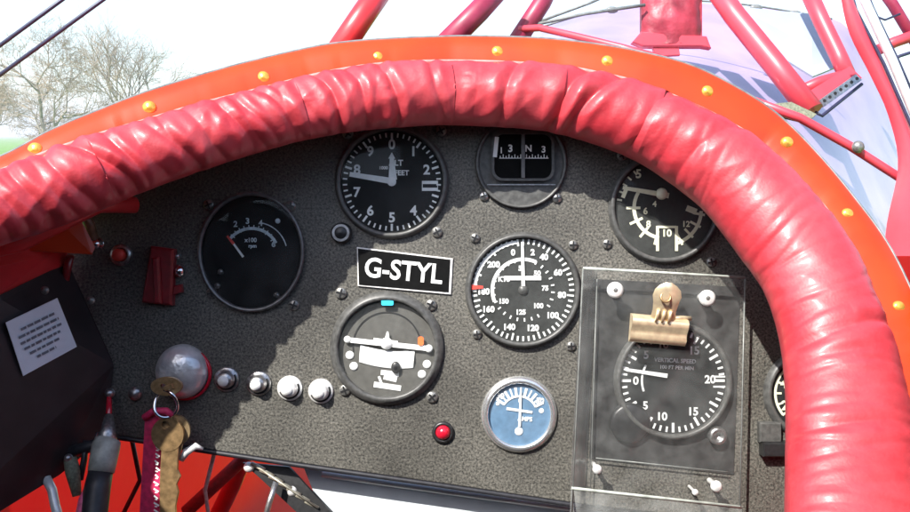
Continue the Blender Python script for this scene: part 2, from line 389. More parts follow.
# --- turn coordinator
G = gauge('turn_indicator', 'grey turn indicator with white miniature aeroplane and slip ball', 387, 348, 57, 48, dial=mat('turn_dial', (.085, .083, .075), .55, nscale=200, var=.15), depth=9, rot=0, corners=[(341, 293), (431, 305), (345, 390), (432, 397)], sr=6)
n = MB(); n.arc(0, 2, 33, 34.5, -100, 80, 1.5); n.build('ring_shadow', BLACKP, G)  # black arc: the ring's shadow painted on the dial
n = MB(); n.bar(-41, 9, 42, 0, 5, 5.2, 5); n.lathe([(3.6, 4.2), (3, 6)], -39, 9, 12); n.dome(-39, 9, 3.6, 5, 2, 12); n.dome(42, 0, 4, 5, 2, 12)
n.bar(0, 3, 1, 17, 8, 5.3, 1.5); n.bar(-13, 9, 11, 6, 3.6, 5.3, 3.2); n.lathe([(6, 5.3), (5, 7), (.01, 8)], 0, 5, 20); n.build('miniature_aeroplane', WHITE, G)
n = MB(); rows = []
for i in range(13):
    x = -27 + 54*i/12; yc = -9 + x*-.11 + .004*x*x - 2
    rows.append([(x-.8, yc - 8.5, 2.2), (x, yc, 4.6), (x+.8, yc+8.5, 2.2)])
n.grid(rows); n.bar(-8, -6, 22, -4, 3, 2.4)
for x, y in ((-37, -7), (-33, -18), (40, -16), (35, -26)): n.dome(x, y, 4.3, 1.5, 1.5, 12)
n.bar(-6, -24, 12, -26, 5, 1.8); n.bar(-3, -28, 10, -31, 6, 1.8); n.bar(-13, -36, 14, -40, 5.5, 1.8); n.bar(-8, -28, -5, -36, 2.5, 1.9)
n.build('slip_tube', WHITE, G)
n = MB(); n.dome(9, -19, 6.2, 4.4, 2.5, 20, sx=.75); n.build('slip_ball', BLACKP, G)
n = MB(); n.prism(rrect(31, 3, 37, 12, 2.5), 5.2, 6.4); n.build('orange_flag', ORM, G)
n = MB(); n.prism(rrect(-5, 43, 7, 49, 1.5), 6.8, 8); n.build('blue_flag', CYAN, G)

# --- left gauge
G = gauge('engine_speed_gauge', 'large black dial with small white arc and red tipped needle, left of the panel', 252, 252, 59, 56, bez=mat('rim_grey', (.16, .16, .16), .35, metal=.5, nscale=200, var=.3), dial=mat('deep_black', (.004, .004, .005), .7, spec=.08), sx=.885, depth=6, corners=[(209, 205), (291, 206), (212, 293), (294, 305)], sr=5.5)
mk = MB(); mk.arc(0, -4, 26, 29, -52, 62, 1.6); mk.arc(4, -2, 31, 32, 10, 75, 1.6)
for i in range(11): mk.tick(24 if i % 2 else 22, 27, -50+i*11, 1.0, 1.6)
mk.text('2', -16, 28, 8, 1.6); mk.text('3', -4, 31, 8, 1.6); mk.text('4', 9, 29, 8, 1.6); mk.text('6', 22, 8, 8, 1.6); mk.text('x100', -1, 12, 6, 1.6); mk.text('rpm', 1, 5, 5, 1.6); mk.dome(26, 31, 2.6, 1.4, .6, 10)
mk.build('markings', mat('marking_dimwhite', (.5, .58, .62), .5), G)
n = MB(); n.bar(-8, -5, -19, 10, 2.4, 3, 2); n.build('needle', WHITE, G)
n = MB(); n.bar(-17.5, 8, -24, 16, 3, 3.2, 2); n.build('needle_tip', REDM, G)
for x, y in ((-31, -20), (-34, -34), (25, -43)): screw(G, x, y, 3, 1.2, SCREW)

# --- blue gauge
G = gauge('ammeter', 'small pale blue dial in a bright chrome ring at the bottom of the panel', 519, 414, 38, 31, dial=DIALB, bez=mat('chrome_bezel', (.85, .86, .86), .22, metal=.85, nscale=90, var=.1), rot=-4, depth=6)
mk = MB()
for a in range(-60, 61, 12): mk.tick(18, 27, a, 2.6 if a % 24 else 1.6, 1.6)
mk.arc(0, 0, 17, 19, -62, 62, 1.6)
mk.text('30', -20, 17, 8, 1.6); mk.text('0', 0, 14, 7, 1.6); mk.text('30', 20, 15, 8, 1.6)
mk.bar(-13, 5, 13, 3, 2.6, 1.7); mk.text('AMPS', 6, -4, 6, 1.6); mk.dome(1, -17, 4.2, 1.3, 1.2, 16)
mk.dome(-22, 9, 2, 1.3, .6, 10); mk.dome(22, 5, 2.6, 1.3, .6, 10)
mk.build('markings', WHITE, G)
n = MB(); n.bar(1, -12, 0, 24, 2.6, 3.4, 1.6); n.build('needle', WHITE, G)

# --- right edge gauge
G = gauge('oil_gauge', 'dark dial with cream figures mostly hidden behind the right hand padding', 808, 393, 45, 38, dial=DIAL, depth=7)
mk = MB(); mk.text('4', -25, 10, 13, 1.6); mk.text('2', -24, -12, 13, 1.6); mk.arc(0, 0, 32, 34.5, -130, -30, 1.6)
for a in range(-130, -29, 20): mk.tick(27, 34, a, 2, 1.6)
mk.build('markings', CREAM, G)
s_ = MB(); s_.box(-40, -38, 0, 22, 20, 9, 0, 2); s_.build('bracket', BEZEL, G)
s_ = MB(); s_.box(-34, -54, 0, 30, 14, 14, 0, 2); s_.build('foot', BLACKP, G)

# --- registration plate
pl = MB().prism([(357-455, 256-247), (453-455, 256-258.5), (451-455, 256-294.5), (358-455, 256-286)], 0, 2.2, .4).build('registration_plate', mat('plate_white', (.72, .70, .68), .45), panel)
pl['label'] = 'black plate with white border reading G-STYL'
MB().prism([(358.2-455, 256-248.5), (450.3-455, 256-259.6), (448.6-455, 256-292.2), (359.2-455, 256-284.6)], 2.2, 2.7).build('plate_face', mat('plate_black', (.006, .006, .006), .5, spec=.1), pl)
t = MB().text('G-STYL', 404-455, 256-270.5, 27, 3, -5.5, bold=.022, sx=.90).build('lettering', WHITE, pl)

# --- knobs, buttons
for i, (x, y) in enumerate(((227, 379), (259, 383), (290, 388), (321, 391))):
    k = MB().lathe([(12.5, 0), (12.5, 2), (11, 3), (8.5, 3.4), (8, 9), (6.5, 11), (.01, 12)], n=28).build('circuit_breaker', STEEL if i < 2 else WSTEEL, panel)
    k.location = ((x-455)*S, (256-y)*S, 0); k['group'] = 'row of four small round breakers'
    MB().lathe([(5.4, 11), (5.2, 12.4), (.01, 12.8)], -1, -.5, 20).build('button', WHITE, k)
    MB().arc(0, 0, 8.6, 10.5, 60, 250, 3.6, 20).build('black_notch', BLACKP, k)  # flat black arc for the notch beside the button
def lamp(name, x, y, r, lens, ring, lab):
    k = MB().lathe([(r, 0), (r, 2.5), (r*.86, 4), (r*.7, 4), (r*.68, 1)], n=28).build(name, ring, panel)
    k.location = ((x-455)*S, (256-y)*S, 0); k['label'] = lab
    MB().dome(0, 0, r*.7, 1, r*.75, 24).build('lens', lens, k)
lamp('warning_lamp', 443, 432, 11, REDLENS, BLACKP, 'dark red warning lamp left of the blue dial')
k = MB().lathe([(11, 0), (11, 3), (8, 5), (7, 5), (6.8, 1)], n=28).build('push_button', STEEL, panel); k.location = ((122-455)*S, (256-255)*S, 0); k['label'] = 'red push button in a silver ring'
MB().lathe([(6.2, 0), (6.2, 9), (5, 10.5), (.01, 11)], -1, 0, 20).build('button_cap', REDM, k)
k = MB().lathe([(7.5, 0), (7, 3), (5, 6), (.01, 7)], n=24).build('chrome_stud', STEEL, panel); k.location = ((136-455)*S, (256-393)*S, 0)
k = MB().lathe([(6, 0), (5.5, 3), (4, 5), (.01, 5.5)], n=24).build('chrome_stud', SCREW, panel); k.location = ((87-455)*S, (256-424)*S, 0)
# switch guard
g = MB(); pts = [(-17, -29), (11, -31), (17, 27), (-9, 29)]
g.prism([(-18, -27), (12, -30), (14, 26), (-9, 29)], 0, 12, 3)
g.box(-1, -5, 11, 7, 46, 7, 3, 2.5); g.prism([(12, -20), (21, -17), (20, -9), (13, -11)], 0, 9, 1.5)
g = g.build('switch_guard', DKRED, panel); g.location = ((163-455)*S, (256-275)*S, 0); g['label'] = 'dark red hinged guard over a toggle switch'
MB().dome(18, 4, 7.5, 1, 9, 20, sx=.85).build('toggle_end', CHROME, g)
MB().dome(15, 19, 3.5, 1, 5, 12).build('hinge_pin', STEEL, g)
# ignition lock dome
k = MB(); k.lathe([(27, 0), (27, 5), (26, 9), (23, 14), (18, 18), (12, 20.5), (6, 21.6), (.01, 22)], n=64, sx=.95)
k = k.build('ignition_lock', LOCKC, panel); k.location = ((183-455)*S, (256-371)*S, 0); k['label'] = 'large polished chrome dome of the ignition lock holding the keys'
MB().lathe([(26.5, -.5), (26.5, 3), (25.5, 4), (24, 4)], 2.5, -2.5, 48).build('red_ring', REDLENS, k)
# rod with silver tip, upper left
r = MB(); r.tube([q(78, 205, 30), q(90, 225, 24), (100-455, 256-241, 14)], 5, 12); r = r.build('pull_rod', BROWN, panel); r['label'] = 'brown rod with a silver tip below the padding'
MB().dome(0, 0, 6.5, 0, 9, 16).build('rod_tip', CHROME, r).location = ((102-455)*S, (256-244)*S, 12*S)
# little loose screws and scuffs on the panel
for x, y in ((96, 428), (110, 402), (76, 412)): screw(panel, x-455, 256-y, 3.5, 0, SCREW)

# ---------------------------------------------------------------- card holder with vertical speed dial behind it
V = gauge('vertical_speed_indicator', 'black vertical speed dial behind the clear acrylic plate', 672, 380, 59, 53, dial=DIAL, z0=2, depth=8)
mk = MB()
for i in range(48): mk.tick(46 if i % 4 else 42, 51.5, i*7.5, 2 if i % 4 else 2.6, 3.6)
for t, an in (('5', -58+12), ('5', 228), ('10', 196), ('15', 146), ('20', 88), ('15', 36), ('10', -14), ('0', 270)):
    a = math.radians(an); mk.text(t, 37*math.sin(a), 37*math.cos(a), 11, 3.6)
mk.text('VERTICAL SPEED', 2, 20, 5.6, 3.6, -3); mk.text('100 FT PER MIN', 4, 13, 5, 3.6, -3)
mk.arc(0, 0, 30, 32, -110, -60, 3.6, 10); mk.bar(40, 4, 52, 4, 1.8, 3.7); mk.bar(40, -6, 52, -6, 1.8, 3.7)
mk.build('markings', WHITE, V)
n = MB(); n.bar(-6, 5, -46, 11, 4.2, 6, 3); n.bar(-46, 11, -50, 11.6, 3, 6, .6); n.build('needle', WHITE, V)
n = MB(); n.lathe([(20, 0), (20, 7), (17, 9), (.01, 9.2)], -43, -42, 32); n.build('corner_boss', BLACKP, V)
n = MB(); n.lathe([(9, 0), (9, 10), (7, 12), (4.5, 12), (4.3, 6), (.01, 6)], 43, -54, 24); n.build('adjuster', STEEL, V)

H = thing('card_holder', 'clear acrylic card holder screwed over the lower right dial', 'card holder', q(660, 500, 2))
def holder(mbx, name, m): 
    o = mbx.build(name, m, H)
    return o
b0 = Vector(q(660, 500, 2))
def hp(px, py, h): return q(px, py, h) - b0
hh = 24
bk = MB(); bk.slab([hp(597, 279, 1.5), hp(594, 330, 1.5), hp(590, 458, 1.5), hp(733, 474, 1.5), hp(737, 330, 1.5), hp(740, 287, 1.5)], -1.2)
# backing has a round hole for the dial: frame built of strips round the dial
bk = MB(); ring = []; outer = []
cxy = Vector((672-455, 256-380, 0)); cor = [(597, 279), (740, 287), (733, 474), (589, 458)]
K = 96
def ray_poly(a):
    d = Vector((math.sin(a), math.cos(a))); best = 1e9
    P = [Vector((x-455, 256-y)) for x, y in cor]
    for i in range(4):
        p, r_ = P[i], P[(i+1) % 4]; e_ = r_-p; den = d.x*e_.y - d.y*e_.x
        if abs(den) < 1e-9: continue
        w_ = p - cxy.xy; t_ = (w_.x*e_.y - w_.y*e_.x)/den; u_ = (w_.x*d.y - w_.y*d.x)/den
        if t_ > 0 and -1e-6 <= u_ <= 1+1e-6: best = min(best, t_)
    return cxy.xy + d*best
angs = sorted([2*PI*i/K for i in range(K)] + [math.atan2((x-455)-cxy.x, (256-y)-cxy.y) % (2*PI) for x, y in cor])
rows = []
for a in angs + [angs[0]]:
    o_ = ray_poly(a); i_ = cxy.xy + Vector((math.sin(a), math.cos(a)))*58
    rows.append([Vector((o_.x, o_.y, -1)) - b0, Vector((o_.x, o_.y, 1.6)) - b0, Vector((i_.x, i_.y, 1.6)) - b0])
bk.grid(rows, False); holder(bk, 'backing_plate', BACK)
fr = MB(); cp = [hp(583, 268, hh), hp(745, 277.5, hh), hp(740, 506, hh), hp(571, 488, hh)]
fr.slab(cp[::-1], -3); holder(fr, 'clear_plate', ACRYL)
ed = MB()
ed.tube([hp(583, 268, hh), hp(745, 277.5, hh)], 1.5, 6)
holder(ed, 'plate_edge', EDGE)
ed = MB(); ed.tube([hp(571, 488, hh), hp(742, 507, hh)], 1.6, 6); holder(ed, 'plate_edge', EDGE)
ed = MB(); ed.tube([hp(583, 268, hh), hp(572, 512, hh)], .8, 6); ed.tube([hp(745, 277.5, hh), hp(740, 508, hh)], .8, 6)
ed.tube([hp(597, 279, 8), hp(590, 500, 8)], .6, 6); ed.tube([hp(596, 458, 8), hp(728, 472, 8)], .7, 6); holder(ed, 'side_edge', mat('acrylic_side', (.18, .19, .18), .3))
sd = MB(); sd.slab([hp(583, 269, hh-3), hp(571, 488, hh-3), hp(586, 487, 1), hp(597, 271, 1)], 1); holder(sd, 'side_wall', clear('acrylic_side_wall', rough=.2, dust_haze=.06))
sd = MB(); sd.slab([hp(571, 489, hh-1), hp(742, 508, hh-1), hp(742, 540, hh-14), hp(569, 530, hh-14)], 1.5); holder(sd, 'bottom_flange', clear('acrylic_flange', rough=.2, dust_haze=.2))
for x, y, r_ in ((615, 290, 8), (707, 298, 8), (597, 469, 4.5), (716, 486, 5.5), (695, 492, 3)):
    p = hp(x, y, hh)
    o = MB().lathe([(r_, p.z), (r_, p.z+2), (r_*.7, p.z+3.6), (.01, p.z+4)], p.x, p.y, 24).lathe([(r_*.5, p.z-hh+2), (r_*.5, p.z)], p.x, p.y, 12).build('cap_screw', WSTEEL, H)
    if r_ > 7: MB().lathe([(r_*.28, p.z+3.9), (.01, p.z+4.4)], p.x, p.y, 10).build('socket', SCREW, o)

# ---------------------------------------------------------------- bulldog clip
CL = thing('bulldog_clip', 'shiny copper coloured bulldog clip gripping the top of the clear plate', 'clip', q(657, 330, 27), -5)
c = MB(); rows = []
prof = [(-13, 1), (-13, 5), (-8, 10), (-4, 8.5), (-1, 9), (4, 13), (9, 14), (12, 11), (14, 5), (14, -1)]
for i in range(9):
    x = -27 + 54*i/8; rows.append([(x, y, z) for y, z in prof])
c.grid(rows); c.grid([[(x, y*.92, z-1.3) for y, z in prof][::-1] for x in (-27, 27)])
for x in (-27, 27): c.add([(x, y, z) for y, z in prof] , [tuple(range(len(prof)))])
c.build('jaw', CLIPB, CL)
c = MB(); hpz = []
for (y, hw, z) in ((10, 12, 12), (20, 11, 17), (28, 12, 21), (34, 13.5, 23), (40, 12, 24), (44, 8, 25), (47, 3, 25)):
    hpz.append([(-hw+2, y, z-2), (-hw*.6+2, y, z), (hw*.6+2, y, z), (hw+2, y, z-2)])
c.grid(hpz); c.grid([[(x, y, z-1.5) for x, y, z in r][::-1] for r in hpz]); c.build('handle', CLIPB, CL)
c = MB(); Mh = Matrix.Translation((0, 33, 23.2)) @ Matrix.Rotation(-.28, 4, 'X')
c.lathe([(5.6, 0), (4.6, 1.6), (3.6, 0)], 0, 0, 24, M4=Mh); c.build('eyelet', KEYB, CL)
c = MB(); c.tube([(10, 13, 10), (20, 14, 8), (30, 14, 5)], 2.4, 10); c.build('spring_arm', CLIPB, CL)
c = MB()
for x in (-5, 1, 7): c.tube([(x, 9, 14.5), (x+.5, 20, 18)], 1.6, 8)
c.build('handle_rib', CLIPB, CL)

# ---------------------------------------------------------------- keys
K_ = thing('key_bunch', 'worn brass keys and a pink strap hanging from the ignition lock', 'keys', q(168, 388, 22))
def kq(px, py, h): return q(px, py, h) - Vector(q(168, 388, 22))
def rounddisc(mbx, c, rx, ry, th, hole=None, n=28, tilt=0.0):
    Mx = Matrix.Translation(c) @ Matrix.Rotation(tilt, 4, 'Z')
    pts = [(rx*math.cos(2*PI*i/n), ry*math.sin(2*PI*i/n)) for i in range(n)]
    top = [Mx @ Vector((x, y, th/2)) for x, y in pts]; bot = [Mx @ Vector((x, y, -th/2)) for x, y in pts]
    if hole:
        hx, hy, hr = hole; hi = [(hx + hr*math.cos(2*PI*i/n), hy + hr*math.sin(2*PI*i/n)) for i in range(n)]
        ti = [Mx @ Vector((x, y, th/2)) for x, y in hi]; bi = [Mx @ Vector((x, y, -th/2)) for x, y in hi]
        vs = top + ti + bot + bi; fs = []
        for i in range(n):
            j = (i+1) % n; fs += [(i, j, n+j, n+i), (2*n+i, 3*n+i, 3*n+j, 2*n+j), (i, 2*n+i, 2*n+j, j), (n+i, n+j, 3*n+j, 3*n+i)]
        mbx.add(vs, fs)
    else:
        mbx.add(top + bot, [tuple(range(n)), tuple(range(2*n-1, n-1, -1))] + [(i, n+i, n+(i+1) % n, (i+1) % n) for i in range(n)])
k = MB(); rounddisc(k, kq(167, 386, 34), 15, 9, 5, (-3, 0, 2.6)); k.box(6, 3, 2, 9, 5, 16, 20, 1); k.build('inserted_key', KEYB, K_)
k = MB(); cc = kq(166, 404, 36)
k.tube([cc + Vector((11*math.cos(a), 13*math.sin(a), 3*math.sin(a*2))) for a in [2*PI*i/32 for i in range(33)]], 1.7, 8, False); k.build('split_ring', CHROME, K_)
k = MB(); rounddisc(k, kq(168, 434, 34), 15.5, 16.5, 4, (-2, 9, 4)); 
k.prism([(kq(x, y, 34).x, kq(x, y, 34).y) for x, y in ((162, 444), (179, 447), (178, 470), (181, 476), (177, 484), (179, 492), (176, 506), (178, 535), (160, 535), (160, 480))], kq(0, 0, 34).z-1.5, kq(0, 0, 34).z+1.5, .6)
k.build('brass_key', KEYB, K_)
k = MB(); rounddisc(k, kq(176, 430, 29), 14, 15, 3.5, (-1, 8, 4), tilt=.3)
k.prism([(kq(x, y, 29).x, kq(x, y, 29).y) for x, y in ((170, 440), (184, 440), (176, 470), (179, 478), (173, 486), (174, 510), (166, 510))], kq(0, 0, 29).z-1.5, kq(0, 0, 29).z+1.2, .5)
k.build('brass_key', mat('key_brass_light', (.5, .36, .2), .32, metal=.7, nscale=250, var=.3), K_)
k = MB(); p4 = [kq(145, 417, 31), kq(163, 414, 31), kq(160, 470, 29), kq(158, 540, 27), kq(138, 540, 27), kq(142, 470, 29)]
k.slab([p4[0], p4[5], p4[4], p4[3], p4[2], p4[1]], 3); k.tube([kq(144, 418, 32), kq(154, 411, 33), kq(167, 411, 34), kq(172, 416, 33)], 3.6, 8); st = k.build('strap', PINK, K_)
k = MB(); random.seed(3)
for i in range(13):
    y = 448 + i*7; a = kq(157.5 - i*.15, y, 33.5)
    k.bar(a.x-random.uniform(1, 3), a.y+1.5, a.x+random.uniform(1, 3), a.y-1.5, 1.6, a.z); k.bar(a.x-1.5, a.y-2, a.x+1, a.y-2.4, 1.2, a.z+.1)
k.build('printed_marks', WHITE, st)
k = MB(); k.tube([kq(181, 460, 26), kq(186, 452, 26), kq(196, 446, 24), kq(203, 449, 22)], [3, 4, 3.5, 1.5], 8); k.build('silver_tag', WSTEEL, K_)

# ---------------------------------------------------------------- padded coaming
outer = [(-160, 235), (-80, 200), (0, 171), (50, 151), (100, 134), (150, 119), (200, 104), (260, 89), (310, 76), (350, 68), (390, 63), (440, 61), (500, 62), (560, 66), (600, 73), (640, 83), (700, 107), (751, 135), (781, 160), (808, 188), (832, 216), (854, 250), (870, 285), (887, 328), (903, 380), (916, 445), (924, 510), (930, 590), (932, 680)]
inner = [(-160, 330), (-80, 278), (0, 246), (50, 230), (100, 210), (150, 189), (200, 171), (250, 155), (300, 141), (350, 132), (400, 127), (440, 125), (500, 127), (550, 132), (600, 146), (640, 163), (680, 190), (705, 211), (725, 236), (745, 263), (765, 292), (778, 328), (785, 370), (787, 420), (786, 470), (785, 520), (783, 590), (780, 680)]
NP = 1300
# pair them by fractions of a common centre path
def resample(p, n): return smooth_path(p, n)
# build centre path: for outer samples find nearest inner
so = resample(outer, 400); si = resample(inner, 400)
def hdepth(px, py):
    tab = [(-160, 230), (-80, 205), (0, 178), (100, 142), (200, 112), (300, 80), (450, 48), (560, 42), (650, 46)]
    if px <= 650:
        for (a, ha), (b, hb) in zip(tab, tab[1:]):
            if px <= b: return ha + (hb-ha)*max(0, (px-a)/(b-a))
    # right hand leg: rises with py
    return 46 + max(0, (py-120))*.46
cent = []
j = 0
for i in range(0, 400, 8):
    o = so[i]; bj = min(range(max(0, j-5), min(400, j+60)), key=lambda t: math.dist(so[i], si[t])); j = bj
    # symmetric pairing improves normals
    c_ = ((o[0]+si[bj][0])/2, (o[1]+si[bj][1])/2, math.dist(o, si[bj])/2)
    cent.append(c_)
cent = smooth_path([list(c) for c in cent], NP)
# smooth radius/centre
for _ in range(30):
    cent = [cent[0]] + [[(a[k]+2*b[k]+c[k])/4 for k in range(3)] for a, b, c in zip(cent, cent[1:], cent[2:])] + [cent[-1]]
path = []
for px, py, r in cent:
    h = hdepth(px, py); path.append((q(px, py, h), r*(D-h)/D))
# arc length
AL = [0]
for i in range(1, NP): AL.append(AL[-1] + (path[i][0]-path[i-1][0]).length)
random.seed(11)
# individual creases: (s position, depth, width, skew, phase)
def s_of_px(px, py):
    k = min(range(NP), key=lambda i: math.dist(cent[i][:2], (px, py))); return AL[k]
creases = []
for (x, y, d, w, sk) in ((105, 168, 6, 4, 16), (20, 200, 3, 5, 8), (388, 95, 5.5, 3.2, 3), (432, 92, 4, 3, 5), (505, 95, 5, 4, -10), (565, 100, 6.5, 4.5, -14), (590, 105, 5, 4, -18), (330, 105, 3, 4, 6), (245, 128, 3.5, 4, 12), (285, 115, 3, 3.5, 10), (170, 148, 3.2, 4, 13), (650, 120, 3.5, 4, -12), (700, 160, 4, 4, -8), (770, 250, 3, 4, 6), (820, 350, 3, 4, 10), (845, 440, 3.5, 4, 10)):
    creases.append((s_of_px(x, y), d, w, sk))
rnd = []
xx = -20
while xx < 375:                      # regular gathers along the left run
    if not 80 < xx < 125: creases.append((s_of_px(xx, 205-xx*.3), random.uniform(1.6, 4.2), random.uniform(2.4, 4.0), random.uniform(5, 12)))
    xx += random.uniform(17, 31)
yy = 150
while yy < 640:                      # fine close wrinkles down the right leg
    creases.append((s_of_px(700+min(120, (yy-150)*.7), yy), random.uniform(.5, 1.7), random.uniform(1.6, 2.8), random.uniform(6, 16)))
    yy += random.uniform(9, 22)
sacc = 0
while sacc < AL[-1]:
    rnd.append((sacc, random.uniform(.4, 1.4), random.uniform(3.0, 6.0), random.uniform(-9, 9), random.uniform(-2.4, 2.4), random.uniform(.5, 1.5)))
    sacc += random.uniform(13, 27)
NS = 120
pm = MB(); vs = []
for i in range(NP):
    p, r = path[i]; t = (path[min(i+1, NP-1)][0] - path[max(i-1, 0)][0]).normalized()
    u = (Vector((0, 0, 1)) - t*t.z).normalized(); w = t.cross(u)     # u faces the pilot, w lies in the panel plane
    s = AL[i]
    near = [c for c in creases if abs(c[0]-s) < 45]; nr = [c for c in rnd if abs(c[0]-s) < 32]
    for k in range(NS):
        th = 2*PI*k/NS; off = 0; ss = math.sin(th)
        for c0, d, wd, sk in near:
            x = s - c0 - sk*ss - 3*math.sin(th*2+c0)
            off += -d*math.exp(-math.sqrt(x*x+1.4)/wd) + d*.45*math.exp(-((x-wd*2.4)/(wd*1.6))**2) + d*.35*math.exp(-((x+wd*2.6)/(wd*1.6))**2)
        for c0, d, wd, sk, ph, sp in nr:
            x = s - c0 - sk*math.sin(th+ph); m_ = max(0, math.cos((th-ph)/sp)) if abs(th-ph) < PI*sp/2 or abs(th-2*PI-ph) < PI*sp/2 else 0
            if m_ == 0: 
                tt = th-2*PI; m_ = max(0, math.cos((tt-ph)/sp)) if abs(tt-ph) < PI*sp/2 else 0
            off += d*m_*(math.exp(-(x/wd)**2) - .6*math.exp(-abs(x-wd*1.7)/(wd*.6)))
        a3 = Vector((s/24 + .9*ss, math.cos(th)*1.1, math.sin(th)*1.1 + 5))
        rg = 1 - abs(noise.noise(a3))*2; off += 1.1*(rg-.6)
        off += .45*noise.noise(Vector((s/8, math.cos(th)*2.4, math.sin(th)*2.4)))
        off += 2.5*noise.noise(Vector((s/48, math.cos(th)*.8, 9+math.sin(th)*.8)))
        ct = math.cos(th); fw = .1 + .9*min(1, max(0, (ct+.1)/.6)); off *= (.95 if cent[i][0] < 600 else max(.55, .95 - (cent[i][0]-600)/250))*fw
        rr = r + off*(1.0 + (r-32)/90)
        vs.append(p + u*(math.cos(th)*min(rr, 36+off)) + w*(ss*rr))
pm.add(vs, [(i*NS+k, i*NS+(k+1) % NS, (i+1)*NS+(k+1) % NS, (i+1)*NS+k) for i in range(NP-1) for k in range(NS)], True)
pad = pm.build('coaming_pad', LEATHER, None)
tag(pad, 'wrinkled red leather padding arching over the instrument panel', 'padding')
pip = [q(a[0]-.5, a[1]+.5, hdepth(a[0], a[1])-3) for a in smooth_path([list(p) for p in outer], 300)]
pp = MB().tube(pip, 2.0, 8).build('piping', mat('piping_pink', (.75, .22, .2), .5, nscale=300, var=.2), pad)
# ---------------------------------------------------------------- orange rim
rimo = [(-160, 215), (-80, 186), (0, 157), (50, 131), (100, 110), (150, 91), (230, 67), (310, 48), (350, 42), (390, 39), (440, 37), (480, 36.5), (540, 38.5), (590, 43.5), (640, 52), (695, 67), (751, 96), (786, 122), (823, 160), (856, 200), (884, 238), (905, 277), (925, 325), (945, 390), (955, 480), (960, 600), (962, 680)]
ro = smooth_path([list(p) for p in rimo], 300)
rimi = []
jj = 0; sop = smooth_path([list(p) for p in outer], 600)
rows = []; lip = []; skirt = []; side = []
for i, (x, y) in enumerate(ro):
    b = min(sop, key=lambda t: math.dist(t, (x, y)))
    d_ = Vector((b[0]-x, b[1]-y)); ln = max(d_.length, 8); d_.normalize()
    def pt(f, dh):
        xx, yy = x + d_.x*f, y + d_.y*f
        return q(xx, yy, hdepth(xx if xx < 650 else x, yy) + dh)
    a = hdepth(x, y)
    rows.append([q(x - d_.x*0, y - d_.y*0, a-26), q(x, y, a-20), q(x + d_.x*1.5, y + d_.y*1.5, a-16.5), q(x + d_.x*ln*.45, y + d_.y*ln*.45, a-11), q(x + d_.x*(ln+4), y + d_.y*(ln+4), a-7), q(x + d_.x*(ln+16), y + d_.y*(ln+16), a-8)])
    lip.append(q(x, y, a-21))
    p0 = q(x, y, a-24)
    c0 = Vector((12, -60, 0))
    inn = Vector((p0.x, p0.y, -8)); inn = inn + (c0-inn).normalized()*6 
    skirt.append([p0 + (c0-p0).normalized()*1.5*0, Vector((inn.x, inn.y, a*.4)), inn])
rm = MB().grid(rows)
rim = rm.build('cockpit_coaming', ORANGE, None); tag(rim, 'narrow orange painted rim curving round the outside of the red padding', 'rim')
MB().tube(lip, 1.5, 8).build('edge_bead', GREYBEAD, rim)
MB().grid(skirt).build('rim_skirt', REDPAINT, rim)
for (x, y) in ((35, 150), (149, 108), (263, 78), (377, 58), (497, 52.5), (607, 62), (707, 92), (787, 143), (847, 215), (898, 308)):
    b = min(ro, key=lambda t: math.dist(t, (x, y))); a = hdepth(b[0], b[1]) - 12
    p = q(x, y, a)
    MB().lathe([(6.2, -5), (6.2, .3), (5.6, 1.6), (3.6, 3.2), (.01, 3.8)], n=24).build('dome_screw', BRASS, rim).location = p*S
    
# ---------------------------------------------------------------- left side of the cockpit
sb = MB(); sb.slab([q(-140, 345, 190), q(0, 295, 95), q(68, 262, 6), q(112, 360, 4), q(104, 432, 6), q(58, 470, 40), q(0, 503, 85), q(-140, 590, 190)][::-1], -5)
side = sb.build('console_box', SIDE, None, q(0, 500, 80)); tag(side, 'black box front on the left carrying a white printed placard', 'console')
# fit placard onto the slab plane
A, B_, C_ = q(0, 295, 95), q(68, 262, 6), q(0, 503, 85)
nrm = (q(0, 295, 95)-q(104, 432, 6)).cross(q(0, 503, 85)-q(104, 432, 6)).normalized()
if nrm.z < 0: nrm = -nrm
def on_side(px, py, up=0, base=q(0, 400, 92)):
    e_ = Vector((0, 0, D)); d_ = q(px, py, 0) - e_; t_ = (base-e_).dot(nrm)/d_.dot(nrm); return e_ + d_*t_ + nrm*up
o3 = Vector(q(0, 500, 80))
pc = [on_side(2.5, 322, 6), on_side(54, 297.5, 6), on_side(73.5, 346, 6), on_side(20, 375, 6)]
pb = MB().slab([p-o3 for p in pc], 1 if (pc[1]-pc[0]).cross(pc[2]-pc[0]).z > 0 else -1).build('placard', PAPER, side)
ink = MB(); random.seed(5)
U = (pc[1]-pc[0]); W = (pc[3]-pc[0])
for li, (u0, u1) in enumerate(((.2, .85), (.12, .9), (.12, .92), (.15, .88), (.22, .8), (.32, .7))):
    v = .2 + li*.115; u = u0
    while u < u1:
        wl = random.uniform(.05, .13); e1 = min(u+wl, u1)
        P = [pc[0]+U*a+W*b+nrm*1.2-o3 for a, b in ((u, v), (e1, v), (e1, v+.045), (u, v+.045))]
        ink.add(P, [(0, 1, 2, 3)]); u = e1 + .025
ink.build('small_print', INK, pb)
for x, y in ((42, 290), (88, 300)):
    p = on_side(x, y, 5)-o3; MB().dome(p.x, p.y, 4, p.z, 3, 12).build('rivet', SCREW, side)

